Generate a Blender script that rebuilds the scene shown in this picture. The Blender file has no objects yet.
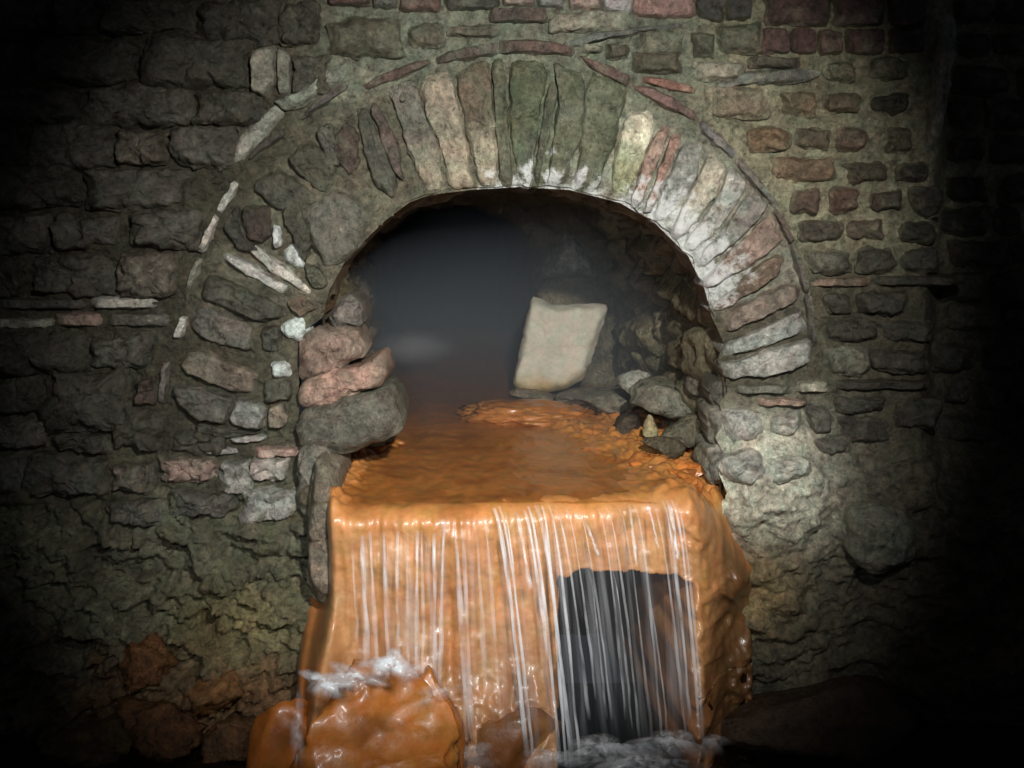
import bpy, math, random
import numpy as np
from mathutils import Vector

# ------------------------------------------------------------------ camera, world, light, exposure
scene = bpy.context.scene
COL = scene.collection
CAM = np.array((0.0, -3.6, 1.62)); PITCH = math.radians(9.0); FPX = 1190.0
cd = bpy.data.cameras.new('camera'); cam = bpy.data.objects.new('camera', cd); COL.objects.link(cam)
cam.location = CAM; cam.rotation_euler = (math.pi/2 - PITCH, 0, 0)
cd.sensor_width = 36; cd.lens = 36*FPX/1024; cd.clip_start = .05
scene.camera = cam

w = bpy.data.worlds.new('world'); scene.world = w; w.use_nodes = True
w.node_tree.nodes['Background'].inputs[0].default_value = (.75, .85, 1, 1)
w.node_tree.nodes['Background'].inputs[1].default_value = .022

def spot(name, loc, aim, power, deg, blend, col, size):
    l = bpy.data.lights.new(name, 'SPOT'); o = bpy.data.objects.new(name, l); COL.objects.link(o)
    o.location = loc; o.rotation_euler = (Vector(aim)-Vector(loc)).to_track_quat('-Z', 'Y').to_euler()
    l.energy = power; l.spot_size = math.radians(deg); l.spot_blend = blend; l.color = col; l.shadow_soft_size = size
    return o
spot('drain_spotlight', (.42, -3.2, 2.35), (-.02, 0, 1.24), 640, 50, 1.0, (1, .97, .92), .05)
spot('fill_spot', (-.35, -3.5, 1.9), (-.16, 0, .72), 150, 44, 1.0, (.95, .98, 1), .06)  # added fill near the camera, lifts the drain and flattens the shading

scene.view_settings.view_transform = 'Standard'; scene.view_settings.look = 'None'
scene.view_settings.gamma = 1; scene.view_settings.use_curve_mapping = False
scene.view_settings.exposure = 0.0

# ------------------------------------------------------------------ helpers
RNG = np.random.RandomState(7)
_perm = RNG.permutation(256); _perm = np.concatenate([_perm, _perm, _perm])
_grad = RNG.normal(size=(256, 3)); _grad /= np.linalg.norm(_grad, axis=1)[:, None]

_perm = _perm.astype(np.int32); _gx, _gy, _gz = (np.ascontiguousarray(_grad[:, k]).astype(np.float32) for k in range(3))
def perlin(p):
    x, y, z = (np.ascontiguousarray(p[:, k], dtype=np.float32) for k in range(3))
    i, j, k = np.floor(x), np.floor(y), np.floor(z); x, y, z = x-i, y-j, z-k
    i, j, k = i.astype(np.int32) & 255, j.astype(np.int32) & 255, k.astype(np.int32) & 255
    u, v, w_ = (t*t*t*(t*(t*6-15)+10) for t in (x, y, z))
    def corner(a, b, z0, z1):
        h = a+k; g0 = _perm[h]; g1 = _perm[h+1]; dx, dy = b
        e = _gx[g0]*dx+_gy[g0]*dy+_gz[g0]*z0; f = _gx[g1]*dx+_gy[g1]*dy+_gz[g1]*z1
        return e+w_*(f-e)
    a0 = _perm[i]; a1 = _perm[i+1]; z1 = z-1; x1 = x-1; y1 = y-1
    c00 = corner(_perm[a0+j], (x, y), z, z1); c01 = corner(_perm[a0+j+1], (x, y1), z, z1)
    c10 = corner(_perm[a1+j], (x1, y), z, z1); c11 = corner(_perm[a1+j+1], (x1, y1), z, z1)
    c0 = c00+v*(c01-c00); c1 = c10+v*(c11-c10)
    return (c0+u*(c1-c0)).astype(float)*1.6
def fbm(p, octv=4, gain=.5):
    p = np.asarray(p, float); r = np.zeros(len(p)); a = 1; s = 0
    for k in range(octv):
        r += a*perlin(p*(2**k)+k*17.3); s += a; a *= gain
    return r/s*1.5
def ridged(p, octv=4):
    p = np.asarray(p, float); r = np.zeros(len(p)); a = 1; s = 0
    for k in range(octv):
        r += a*(1-2*np.abs(perlin(p*(2**k)+k*11.7))); s += a; a *= .5
    return r/s
_cell = RNG.rand(256, 3)
def worley(p):
    """distance to nearest and second feature point"""
    i = np.floor(p).astype(int); d1 = np.full(len(p), 9.); d2 = np.full(len(p), 9.); idn = np.zeros(len(p))
    for dx in (-1, 0, 1):
        for dy in (-1, 0, 1):
            for dz in (-1, 0, 1):
                c = i+np.array((dx, dy, dz)); cm = c & 255
                h = _perm[_perm[_perm[cm[:, 0]]+cm[:, 1]]+cm[:, 2]]
                d = np.linalg.norm(c+_cell[h]-p, axis=1)
                n = d < d1
                d2 = np.where(n, d1, np.minimum(d2, d)); idn = np.where(n, h/256., idn); d1 = np.where(n, d, d1)
    return d1, d2, idn
def sm(a, b, x):
    t = np.clip((np.asarray(x, float)-a)/(b-a), 0, 1); return t*t*(3-2*t)
def gauss(x, z, cx, cz, sx, sz): return np.exp(-((x-cx)/sx)**2-((z-cz)/sz)**2)
def lin(c):
    c = np.asarray(c, float)/255.
    return np.where(c <= .04045, c/12.92, ((c+.055)/1.055)**2.4)

def P(u, v, y=0.0):
    """the point of the upright plane at depth y that the photograph shows at pixel u, v"""
    a = (u-512)/FPX; b = (384-v)/FPX
    d = np.array((a, math.cos(PITCH)+b*math.sin(PITCH), -math.sin(PITCH)+b*math.cos(PITCH)))
    return CAM + d*((y-CAM[1])/d[1])
def PZ(u, v, z):
    a = (u-512)/FPX; b = (384-v)/FPX
    d = np.array((a, math.cos(PITCH)+b*math.sin(PITCH), -math.sin(PITCH)+b*math.cos(PITCH)))
    return CAM + d*((z-CAM[2])/d[2])
def XZ(poly, y=0.0): return np.array([P(u, v, y)[[0, 2]] for u, v in poly])

def inside(poly, x, z):
    r = np.zeros(len(x), bool); n = len(poly)
    for k in range(n):
        x1, z1 = poly[k]; x2, z2 = poly[(k+1) % n]
        c = ((z1 > z) != (z2 > z)) & (x < (x2-x1)*(z-z1)/((z2-z1) if z2 != z1 else 1e-9)+x1)
        r ^= c
    return r

def mesh_obj(name, verts, faces, mat, parent=None, tint=None, smooth=True, origin=None):
    verts = np.asarray(verts, float)
    org = np.zeros(3) if origin is None else np.asarray(origin, float)
    me = bpy.data.meshes.new(name)
    me.from_pydata((verts-org).tolist(), [], [list(map(int, f)) for f in faces] if not isinstance(faces, np.ndarray) else faces.tolist())
    if smooth: me.polygons.foreach_set('use_smooth', [True]*len(me.polygons))
    if tint is not None:
        t = np.ones((len(verts), 4)); tint = np.asarray(tint, float)
        t[:, :tint.shape[-1]] = tint
        if tint.shape[-1] == 3: t[:, 3] = 0
        at = me.attributes.new('tint', 'FLOAT_COLOR', 'POINT'); at.data.foreach_set('color', t.ravel())
    me.materials.append(mat); me.update()
    o = bpy.data.objects.new(name, me); COL.objects.link(o)
    o.location = org
    if parent is not None:
        o.parent = parent; o.location = Vector(org)-parent.location
    return o
def tag(o, label=None, cat=None, group=None, kind=None):
    for k, val in (('label', label), ('category', cat), ('group', group), ('kind', kind)):
        if val: o[k] = val
    return o
def empty(name, loc=(0, 0, 0)):
    o = bpy.data.objects.new(name, None); COL.objects.link(o); o.location = loc; o.empty_display_size = .1
    return o
def grid_faces(nu, nv, keep=None, flip=False):
    i = np.arange((nu-1)*(nv-1)); a = (i//(nv-1))*nv+(i % (nv-1))
    f = np.stack([a, a+1, a+nv+1, a+nv], 1) if flip else np.stack([a, a+nv, a+nv+1, a+1], 1)
    return f if keep is None else f[keep]
def compact(verts, faces, *attrs):
    used = np.unique(faces); m = np.full(len(verts), -1); m[used] = np.arange(len(used))
    return (verts[used], m[faces])+tuple(a[used] for a in attrs)

# ------------------------------------------------------------------ materials
def N(nt, t, **kw):
    n = nt.nodes.new(t)
    for k, v in kw.items(): setattr(n, k, v)
    return n
def stone_material(name, rough=(.38, .8), bump=.6, var=(.55, 1.35), fine=1.0, coat=0.0, spec=.5, mott=(.3, 1.75), depth=.012, glint_grit=.8):
    m = bpy.data.materials.new(name); m.use_nodes = True; nt = m.node_tree; L = nt.links.new
    b = nt.nodes['Principled BSDF']
    geo = N(nt, 'ShaderNodeNewGeometry'); at = N(nt, 'ShaderNodeAttribute', attribute_name='tint')
    def noise(s, d, r=.6):
        n = N(nt, 'ShaderNodeTexNoise'); n.inputs['Scale'].default_value = s; n.inputs['Detail'].default_value = d
        n.inputs['Roughness'].default_value = r; L(geo.outputs['Position'], n.inputs['Vector']); return n
    n1 = noise(9, 8, .7); n2 = noise(34*fine, 9, .78); n3 = noise(80*fine, 5, .72)
    mr = N(nt, 'ShaderNodeMapRange'); L(n1.outputs['Fac'], mr.inputs[0])
    for k, v in zip((1, 2, 3, 4), (.3, .7, var[0], var[1])): mr.inputs[k].default_value = v
    mr2 = N(nt, 'ShaderNodeMapRange'); L(n2.outputs['Fac'], mr2.inputs[0])
    for k, v in zip((1, 2, 3, 4), (.32, .68, mott[0], mott[1])): mr2.inputs[k].default_value = v
    mul = N(nt, 'ShaderNodeMath', operation='MULTIPLY'); L(mr.outputs[0], mul.inputs[0]); L(mr2.outputs[0], mul.inputs[1])
    sc = N(nt, 'ShaderNodeVectorMath', operation='SCALE'); L(at.outputs['Color'], sc.inputs[0]); L(mul.outputs[0], sc.inputs['Scale'])
    # grit: wet glints painted into the colour as bright specks, plus dark pits
    gr = N(nt, 'ShaderNodeValToRGB'); L(n3.outputs['Fac'], gr.inputs[0]); ge = gr.color_ramp.elements
    ge[0].position = .34; ge[0].color = (.35, .35, .35, 1); ge[1].position = .45; ge[1].color = (1, 1, 1, 1)
    g3 = ge.new(.6); g3.color = (1, 1, 1, 1); g4 = ge.new(.7); g4.color = (2.1, 2.1, 2.1, 1)
    gm = N(nt, 'ShaderNodeMix', data_type='RGBA'); gm.inputs['Factor'].default_value = glint_grit; gm.inputs['A'].default_value = (1, 1, 1, 1); L(gr.outputs[0], gm.inputs['B'])
    sg = N(nt, 'ShaderNodeVectorMath', operation='MULTIPLY'); L(sc.outputs[0], sg.inputs[0]); L(gm.outputs['Result'], sg.inputs[1]); sc = sg
    # faint mineral hue drift
    n4 = noise(16, 3); hue = N(nt, 'ShaderNodeValToRGB'); L(n4.outputs['Fac'], hue.inputs[0])
    e = hue.color_ramp.elements; e[0].position = .35; e[0].color = (.92, 1.02, .94, 1); e[1].position = .65; e[1].color = (1.07, .98, .92, 1)
    mh = N(nt, 'ShaderNodeVectorMath', operation='MULTIPLY'); L(sc.outputs[0], mh.inputs[0]); L(hue.outputs[0], mh.inputs[1])
    # pale lime specks and crust, amount in the tint's alpha
    th = N(nt, 'ShaderNodeMath', operation='ADD'); L(n2.outputs['Fac'], th.inputs[0]); L(at.outputs['Alpha'], th.inputs[1])
    mr3 = N(nt, 'ShaderNodeMapRange'); L(th.outputs[0], mr3.inputs[0])
    for k, v in zip((1, 2, 3, 4), (.78, .98, 0, .85)): mr3.inputs[k].default_value = v
    mix = N(nt, 'ShaderNodeMix', data_type='RGBA'); L(mr3.outputs[0], mix.inputs['Factor']); L(mh.outputs[0], mix.inputs['A'])
    mix.inputs['B'].default_value = (.66, .68, .66, 1)
    L(mix.outputs['Result'], b.inputs['Base Color'])
    rr = N(nt, 'ShaderNodeMapRange'); L(n2.outputs['Fac'], rr.inputs[0])
    for k, v in zip((1, 2, 3, 4), (.35, .7, rough[0], rough[1])): rr.inputs[k].default_value = v
    L(rr.outputs[0], b.inputs['Roughness'])
    ad = N(nt, 'ShaderNodeMath', operation='MULTIPLY_ADD'); L(n3.outputs['Fac'], ad.inputs[0]); ad.inputs[1].default_value = .35; L(n2.outputs['Fac'], ad.inputs[2])
    bp = N(nt, 'ShaderNodeBump'); bp.inputs['Strength'].default_value = bump; bp.inputs['Distance'].default_value = depth
    n5 = noise(20, 5, .7); ad2 = N(nt, 'ShaderNodeMath', operation='MULTIPLY_ADD'); L(n5.outputs['Fac'], ad2.inputs[0]); ad2.inputs[1].default_value = 1.6; L(ad.outputs[0], ad2.inputs[2])
    L(ad2.outputs[0], bp.inputs['Height']); L(bp.outputs[0], b.inputs['Normal'])
    b.inputs['Specular IOR Level'].default_value = spec
    if coat: b.inputs['Coat Weight'].default_value = coat; b.inputs['Coat Roughness'].default_value = .18
    return m
M_STONE = stone_material('wet_stone', rough=(.26, .75), bump=1.0, depth=.009)
M_MORTAR = stone_material('crumbly_mortar', rough=(.28, .85), bump=1.0, depth=.011)
M_ORANGE = stone_material('iron_stained_flowstone', rough=(.3, .55), bump=.16, var=(.82, 1.15), fine=.7, coat=.3, mott=(.82, 1.16), glint_grit=.12)
M_SLAB = stone_material('pale_slab', rough=(.5, .8), bump=.2, var=(.85, 1.1), mott=(.8, 1.15), glint_grit=.15)

def water_material(name, alpha_lo, alpha_hi, stripe, col=(.9, .93, .97), lo=.42, hi=.66):
    """falling water: clear where thin, white where aerated, in threads that run with the flow"""
    m = bpy.data.materials.new(name); m.use_nodes = True; nt = m.node_tree; L = nt.links.new
    b = nt.nodes['Principled BSDF']; out = nt.nodes['Material Output']
    tc = N(nt, 'ShaderNodeUVMap', uv_map='flow'); mp = N(nt, 'ShaderNodeMapping'); L(tc.outputs[0], mp.inputs[0]); mp.inputs['Scale'].default_value = stripe
    n = N(nt, 'ShaderNodeTexNoise'); n.inputs['Scale'].default_value = 1; n.inputs['Detail'].default_value = 4; L(mp.outputs[0], n.inputs['Vector'])
    at = N(nt, 'ShaderNodeAttribute', attribute_name='tint')
    mr = N(nt, 'ShaderNodeMapRange'); L(n.outputs['Fac'], mr.inputs[0])
    for k, v in zip((1, 2, 3, 4), (lo, hi, alpha_lo, alpha_hi)): mr.inputs[k].default_value = v
    mu = N(nt, 'ShaderNodeMath', operation='MULTIPLY'); L(mr.outputs[0], mu.inputs[0]); L(at.outputs['Alpha'], mu.inputs[1])
    b.inputs['Base Color'].default_value = (*col, 1); b.inputs['Roughness'].default_value = .25
    b.inputs['Subsurface Weight'].default_value = 0
    L(mu.outputs[0], b.inputs['Alpha'])
    return m
M_STRAND = water_material('water_thread', .12, .8, (3, 5, 1))
M_FOAM = water_material('foam', .25, 1.0, (1, 1, 1), (.88, .92, .96), .35, .6)
M_VEIL = water_material('water_veil', .03, .27, (34, 1.0, 1), (.86, .88, .92), .45, .75)

def clear_water(name, tintc, rough, scale, bump):
    m = bpy.data.materials.new(name); m.use_nodes = True; nt = m.node_tree; L = nt.links.new
    nt.nodes.remove(nt.nodes['Principled BSDF']); out = nt.nodes['Material Output']
    tr = N(nt, 'ShaderNodeBsdfTransparent'); tr.inputs[0].default_value = (*tintc, 1)
    gl = N(nt, 'ShaderNodeBsdfGlossy'); gl.inputs['Roughness'].default_value = rough
    geo = N(nt, 'ShaderNodeNewGeometry'); n = N(nt, 'ShaderNodeTexNoise'); n.inputs['Scale'].default_value = scale; n.inputs['Detail'].default_value = 3
    L(geo.outputs['Position'], n.inputs['Vector'])
    bp = N(nt, 'ShaderNodeBump'); bp.inputs['Strength'].default_value = bump; bp.inputs['Distance'].default_value = .02; L(n.outputs[0], bp.inputs['Height'])
    L(bp.outputs[0], gl.inputs['Normal'])
    mx = N(nt, 'ShaderNodeMixShader'); mx.inputs[0].default_value = .14; L(tr.outputs[0], mx.inputs[1]); L(gl.outputs[0], mx.inputs[2])
    L(mx.outputs[0], out.inputs['Surface'])
    return m
M_FILM = clear_water('shallow_water', (.95, .9, .8), .12, 30, .35)
M_POOL = clear_water('pool_water', (.35, .36, .32), .08, 14, .6)

def steam_material(name, density, aniso, noisy, scale=3.0):
    m = bpy.data.materials.new(name); m.use_nodes = True; nt = m.node_tree; L = nt.links.new
    nt.nodes.remove(nt.nodes['Principled BSDF']); out = nt.nodes['Material Output']
    vs = N(nt, 'ShaderNodeVolumeScatter'); vs.inputs['Color'].default_value = (.74, .87, 1, 1); vs.inputs['Density'].default_value = density
    vs.inputs['Anisotropy'].default_value = aniso
    if noisy:
        tc = N(nt, 'ShaderNodeTexCoord'); ln = N(nt, 'ShaderNodeVectorMath', operation='LENGTH'); L(tc.outputs['Object'], ln.inputs[0])
        n = N(nt, 'ShaderNodeTexNoise'); n.inputs['Scale'].default_value = scale; n.inputs['Detail'].default_value = 3; L(tc.outputs['Object'], n.inputs['Vector'])
        mr = N(nt, 'ShaderNodeMapRange'); L(ln.outputs['Value'], mr.inputs[0])
        for k, v in zip((1, 2, 3, 4), (.1, 1, 1, 0)): mr.inputs[k].default_value = v
        mu = N(nt, 'ShaderNodeMath', operation='MULTIPLY'); pw = N(nt, 'ShaderNodeMath', operation='POWER'); L(mr.outputs[0], pw.inputs[0]); pw.inputs[1].default_value = 2.2; L(pw.outputs[0], mu.inputs[0]); L(n.outputs[0], mu.inputs[1])
        m2 = N(nt, 'ShaderNodeMath', operation='MULTIPLY'); L(mu.outputs[0], m2.inputs[0]); m2.inputs[1].default_value = density*2; L(m2.outputs[0], vs.inputs['Density'])
    L(vs.outputs[0], out.inputs['Volume'])
    return m

# ------------------------------------------------------------------ palette
G = (118, 112, 98); GD = (92, 87, 72); GO = (96, 94, 70); BR = (128, 98, 70); RD = (158, 92, 70); PK = (190, 138, 116)
WH = (214, 210, 202); TN = (158, 138, 110); GR = (72, 84, 64); CR = (214, 206, 172); YB = (150, 120, 76); DB = (92, 70, 54)
LG = (160, 157, 150); OR = (214, 124, 42)

# ------------------------------------------------------------------ the outlines of arch and opening
ZF = 0.75                                                     # level of the channel bed
INTRADOS = [(322, 318), (330, 290), (345, 262), (362, 243), (385, 221), (410, 202), (430, 195), (470, 190), (520, 187), (570, 190), (620, 203), (655, 223), (688, 256), (704, 288), (712, 318)]
EXTRADOS = [(160, 404), (165, 360), (178, 328), (190, 290), (203, 250), (240, 180), (262, 148), (305, 112), (350, 82), (400, 62), (450, 50), (500, 42), (572, 46), (630, 72), (698, 112), (738, 152), (776, 200), (797, 245), (812, 300), (818, 345), (814, 376)]
OPENING = XZ(INTRADOS+[(718, 330), (724, 344), (717, 360), (725, 374), (727, 392), (719, 404), (724, 420), (714, 436), (722, 452), (716, 470), (722, 486), (714, 510), (716, 540), (700, 830), (330, 830), (316, 540), (322, 460), (300, 444), (298, 335)])
RINGP = XZ(EXTRADOS+[(724, 378), (712, 318)]+INTRADOS[::-1]+[(300, 335), (294, 430), (165, 432)])
AC = P(522, 424)[[0, 2]]; AR = (424-190)/FPX*3.6

# ------------------------------------------------------------------ front wall relief
def relief(x, z):
    """how far the wall face stands towards the viewer of the plane y = 0"""
    p = np.stack([x, z*1.25, np.zeros_like(x)], 1)
    lf = sm(-.3, -.6, x)
    up = (.013+.016*lf)*fbm(p*8, 4)+(.005+.008*lf)*ridged(p*24, 3)+.004*fbm(p*50, 2)
    low = sm(.86, .55, z)*sm(-.35, -.5, x)                    # eroded rubble core on the lower left
    # layered, hollowed crust
    q = np.stack([x*4.2, z*8.5, x*0+3.1], 1)
    q2 = q+.5*np.stack([fbm(q*.7, 2), fbm(q*.7+9, 2), x*0], 1)
    rg = ridged(q2, 5); w1, w2, _ = worley(np.stack([x*6, z*10, x*0+.5], 1))
    d = up+low*(.05+.17*sm(.7, -.1, z)+.075*rg+.05*fbm(p*6, 4)+.04*fbm(p*17, 4)+.022*ridged(p*30, 3)-.05*sm(.25, .6, fbm(p*9+3, 3)))
    d += -.02*low*sm(.2, .5, ridged(p*11+7, 3))
    d += -.11*gauss(x, z, *P(155, 597)[[0, 2]], .03, .03)*(low > .01)-.1*gauss(x, z, *P(219, 606)[[0, 2]], .02, .05)-.09*gauss(x, z, *P(95, 625)[[0, 2]], .08, .025)
    # pale encrusted hump under the springing on the other side
    lowr = sm(.55, .68, x)
    d += lowr*(.13*gauss(x, z, *P(768, 490)[[0, 2]], .17, .17)+.10*gauss(x, z, *P(770, 590)[[0, 2]], .15, .2)+.12*gauss(x, z, *P(868, 528)[[0, 2]], .1, .1))
    rr = lowr*sm(.95, .7, z)
    d += rr*(.045*ridged(np.stack([x*5, z*7, x*0+8], 1), 4)+.035*fbm(p*14, 4)+.016*ridged(p*27, 3))
    d += -.16*sm(1.24, 1.36, x)*sm(.5, .9, z)+rr*.10*sm(1.1, 1.4, x)*(.5+ridged(p*2.5, 3))
    return d
def R1(x, z): return float(relief(np.array([x]), np.array([z]))[0])

def wall_tint(x, z):
    n = fbm(np.stack([x*5, z*5, x*0], 1), 4); n2 = fbm(np.stack([x*14, z*14, x*0+5], 1), 3)
    c = np.tile(lin((84, 80, 66)), (len(x), 1))
    def blend(c, col, f): return c+(lin(col)-c)*np.clip(f, 0, 1)[:, None]
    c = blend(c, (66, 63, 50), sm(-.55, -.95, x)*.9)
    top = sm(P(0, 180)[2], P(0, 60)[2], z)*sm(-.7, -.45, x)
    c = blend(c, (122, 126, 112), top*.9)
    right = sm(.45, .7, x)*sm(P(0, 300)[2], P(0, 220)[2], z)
    c = blend(c, (148, 144, 122), right)
    pale = gauss(x, z, *P(762, 478)[[0, 2]], .2, .18)*sm(.55, .62, x)
    c = blend(c, (206, 203, 188), pale*1.6*(.8+.5*n))
    low = sm(.85, .6, z)*sm(-.4, -.5, x)
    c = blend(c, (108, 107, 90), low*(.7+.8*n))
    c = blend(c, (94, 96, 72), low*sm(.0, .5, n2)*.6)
    c = blend(c, (138, 126, 84), gauss(x, z, *P(250, 610)[[0, 2]], .22, .12)*.7)
    rust = sm(.36, .12, z+.1*n)*sm(-1.55, -1.15, x+.15*n2)*(x < -.3)
    c = blend(c, (122, 84, 50), rust*.75)
    c = blend(c, (140, 120, 84), gauss(x, z, *P(755, 575)[[0, 2]], .12, .16)*.9)
    a = .16*sm(0, .5, n2)+.12*pale
    return np.concatenate([c, a[:, None]], 1)

# ---- stones, tiles, bricks: a closed pillow-shaped block with its outline on the wall face
def resample(poly, n, k=.14):
    p = np.asarray(poly, float)
    for _ in range(2):
        q = np.roll(p, -1, 0); p = np.stack([p*(1-k)+q*k, p*k+q*(1-k)], 1).reshape(-1, 2)
    q = np.vstack([p, p[:1]]); s = np.concatenate([[0], np.cumsum(np.linalg.norm(np.diff(q, axis=0), axis=1))])
    t = np.linspace(0, s[-1], n, endpoint=False)
    return np.stack([np.interp(t, s, q[:, 0]), np.interp(t, s, q[:, 1])], 1)
FR = np.array((0, 0, .025, .06, .11, .18, .27, .38, .5, .64, .78, .9))
SEED = [0]
def lime_at(x, z):
    r = np.hypot(x-AC[0], z-AC[1]); ang = np.degrees(np.arctan2(z-AC[1], x-AC[0]))
    n = fbm(np.stack([x*22, z*22, x*0], 1), 3)
    wd = .13+.16*sm(72, 55, ang)
    return sm(AR+wd, AR-.01, r+.09*n)*sm(112, 96, ang)*sm(20, 36, ang)
def block(name, poly_xz, parent, col, prot=.03, back=.1, y0=None, rough=.007, edge=.4, n=40, lime=0.0, mat=None, tintfn=None, tilt=.1, wob=.06, grow=1.06, smear=.5, desat=.45, corner=.14):
    SEED[0] += 1; sd = SEED[0]; rs = np.random.RandomState(sd)
    p = resample(poly_xz, n, corner); c = p.mean(0); size = np.sqrt(np.ptp(p[:, 0])*np.ptp(p[:, 1]))
    ph = np.stack([p[:, 0]*9, p[:, 1]*9, np.full(n, sd*3.7)], 1)
    w2_ = p-c; ln = np.linalg.norm(w2_, axis=1)[:, None]
    ps = c+w2_*(1+(grow-1)*.8)
    p = c+w2_*(1+wob*fbm(ph*1.6, 3))[:, None]+w2_/ln*((grow-1)*size*.5+.006*fbm(ph*4, 3)[:, None])
    edges = edge*(1+.7*fbm(ph*2.2+4, 3)); edges = np.clip(edges*1.15, .1, .5)
    if y0 is None: y0 = -R1(*c)
    V = []
    for k, f in enumerate(FR):
        ring = c+(ps-c)*(1-f)+(p-ps)*(1-f)**4
        fe = np.minimum(1, f/edges); h = np.full(n, -back) if k == 0 else (prot+.005)*(.7*fe*fe*(3-2*fe)+.3*np.sqrt(1-(1-fe)**2))-.005
        V.append(np.stack([ring[:, 0], y0-h, ring[:, 1]], 1))
    V.append(np.array([[c[0], y0-prot, c[1]]])); V = np.concatenate(V)
    q = np.stack([V[:, 0], V[:, 1], V[:, 2]], 1)
    front = np.ones(len(V)); front[:n] = 0
    tx, tz = rs.uniform(-tilt, tilt, 2)
    V[:, 1] += front*(-(V[:, 0]-c[0])*tx-(V[:, 2]-c[1])*tz)
    V[:, 1] -= front*(rough*1.8*fbm(q*14+sd*5.1, 4)+rough*.8*ridged(q*34+sd, 3))
    V[:, 0] += front*rough*.5*fbm(q*22+sd*2.3, 2); V[:, 2] += front*rough*.5*fbm(q*22+sd*9.3, 2)
    F = []; K = len(FR)
    for k in range(K-1):
        for i in range(n):
            j = (i+1) % n; F.append((k*n+i, k*n+j, (k+1)*n+j, (k+1)*n+i))
    ct = K*n
    for i in range(n): F.append(((K-1)*n+i, (K-1)*n+(i+1) % n, ct))
    F = [f[::-1] for f in F]
    v = 1+rs.uniform(-.16, .16)
    lc = lin(col); lc = lc+(lc.mean()-lc)*desat
    t = np.tile(np.append(lc*v, lime+rs.uniform(0, .08)), (len(V), 1))
    if smear and mat is None:                                  # mortar left on the edges and in patches
        fr_ring = np.append(np.repeat(FR, n), 1.); mt_ = wall_tint(V[:, 0], V[:, 2])[:, :3]
        f = np.clip(sm(.28, .0, fr_ring)*.75+sm(.15, .6, fbm(q*15+sd, 3))*.8, 0, 1)*smear
        t[:, :3] += (mt_-t[:, :3])*f[:, None]
    if tintfn: t = tintfn(V, t)
    # orient: outline may run either way round
    a = np.sum(p[:, 0]*np.roll(p[:, 1], -1)-np.roll(p[:, 0], -1)*p[:, 1])
    if a < 0: F = [f[::-1] for f in F]
    return mesh_obj(name, V, F, mat or M_STONE, parent, t, origin=(c[0], y0, c[1]))
def rect_poly(x0, y0, x1, y1, j=.12):
    rs = np.random.RandomState(int(x0*7+y0*13+x1) % 9999); w_, h_ = x1-x0, y1-y0; m = min(w_, h_)*j
    pts = [(x0, y0), ((x0+x1)/2, y0), (x1, y0), (x1, (y0+y1)/2), (x1, y1), ((x0+x1)/2, y1), (x0, y1), (x0, (y0+y1)/2)]
    return [(a+rs.uniform(-m, m), b+rs.uniform(-m, m)) for a, b in pts]

# ---- wall mesh: split into the wall and the mortar ring of the arch
xs = np.linspace(-1.95, 2.05, 600); zs = np.linspace(-.35, 2.6, 443)
Xg, Zg = np.meshgrid(xs, zs, indexing='ij'); Xf, Zf = Xg.ravel(), Zg.ravel()
D = relief(Xf, Zf); WV = np.stack([Xf, -D, Zf], 1)
def snap(poly):
    best = np.full(len(Xf), 9.); bx_ = Xf.copy(); bz_ = Zf.copy()
    for k in range(len(poly)):
        a, b = poly[k], poly[(k+1) % len(poly)]; e = b-a; t = np.clip(((Xf-a[0])*e[0]+(Zf-a[1])*e[1])/(e@e), 0, 1)
        qx, qz = a[0]+t*e[0], a[1]+t*e[1]; dd = np.hypot(Xf-qx, Zf-qz); m = dd < best
        best[m] = dd[m]; bx_[m] = qx[m]; bz_[m] = qz[m]
    m = best < .0045
    WV[m, 0] = bx_[m]; WV[m, 2] = bz_[m]
snap(OPENING)
faces = grid_faces(len(xs), len(zs)); cx = Xf[faces].mean(1); cz = Zf[faces].mean(1)
hole = inside(OPENING, cx, cz); ring = inside(RINGP, cx, cz) & ~hole
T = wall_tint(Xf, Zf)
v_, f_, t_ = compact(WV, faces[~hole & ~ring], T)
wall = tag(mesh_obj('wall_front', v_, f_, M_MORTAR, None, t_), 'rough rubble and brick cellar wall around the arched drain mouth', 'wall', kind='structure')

# ------------------------------------------------------------------ the arch
rt = T.copy(); rl = lime_at(Xf, Zf)
rt[:, :3] = lin((98, 94, 80))*(1+.25*fbm(np.stack([Xf*8, Xf*0, Zf*8], 1), 3))[:, None]
mossy = gauss(Xf, Zf, *P(590, 120)[[0, 2]], .3, .2)
rt[:, :3] += (lin((104, 114, 94))-rt[:, :3])*(mossy*.8)[:, None]; rt[:, 3] = rl*.45
rad = np.hypot(Xf-AC[0], Zf-AC[1]); rt[:, :3] += (lin((150, 148, 136))-rt[:, :3])*(sm(.1, .3, Xf)*sm(AR+.42, AR+.2, rad)*sm(P(0, 330)[2], P(0, 270)[2], Zf)*.8)[:, None]
join = np.maximum(sm(AR+.3, AR+.42, rad), sm(P(0, 290)[2], P(0, 340)[2], Zf)); rt += (T-rt)*join[:, None]
v_, f_, t_ = compact(WV, faces[ring], rt)
nv = len(v_)
ip = XZ(INTRADOS); ip = np.stack([np.interp(np.linspace(0, len(ip)-1, 90), range(len(ip)), ip[:, k]) for k in (0, 1)], 1)
soff = [];
for k, yy in enumerate((-.015, .05, .12, .2, .3)):
    rr = ip+(ip-AC)*.01; rr = rr+(.012*fbm(np.stack([rr[:, 0]*14, np.full(90, yy*14), rr[:, 1]*14], 1), 3))[:, None]
    soff.append(np.stack([rr[:, 0], np.full(90, yy), rr[:, 1]], 1))
soff = np.concatenate(soff); sf = grid_faces(5, 90)+nv
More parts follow.
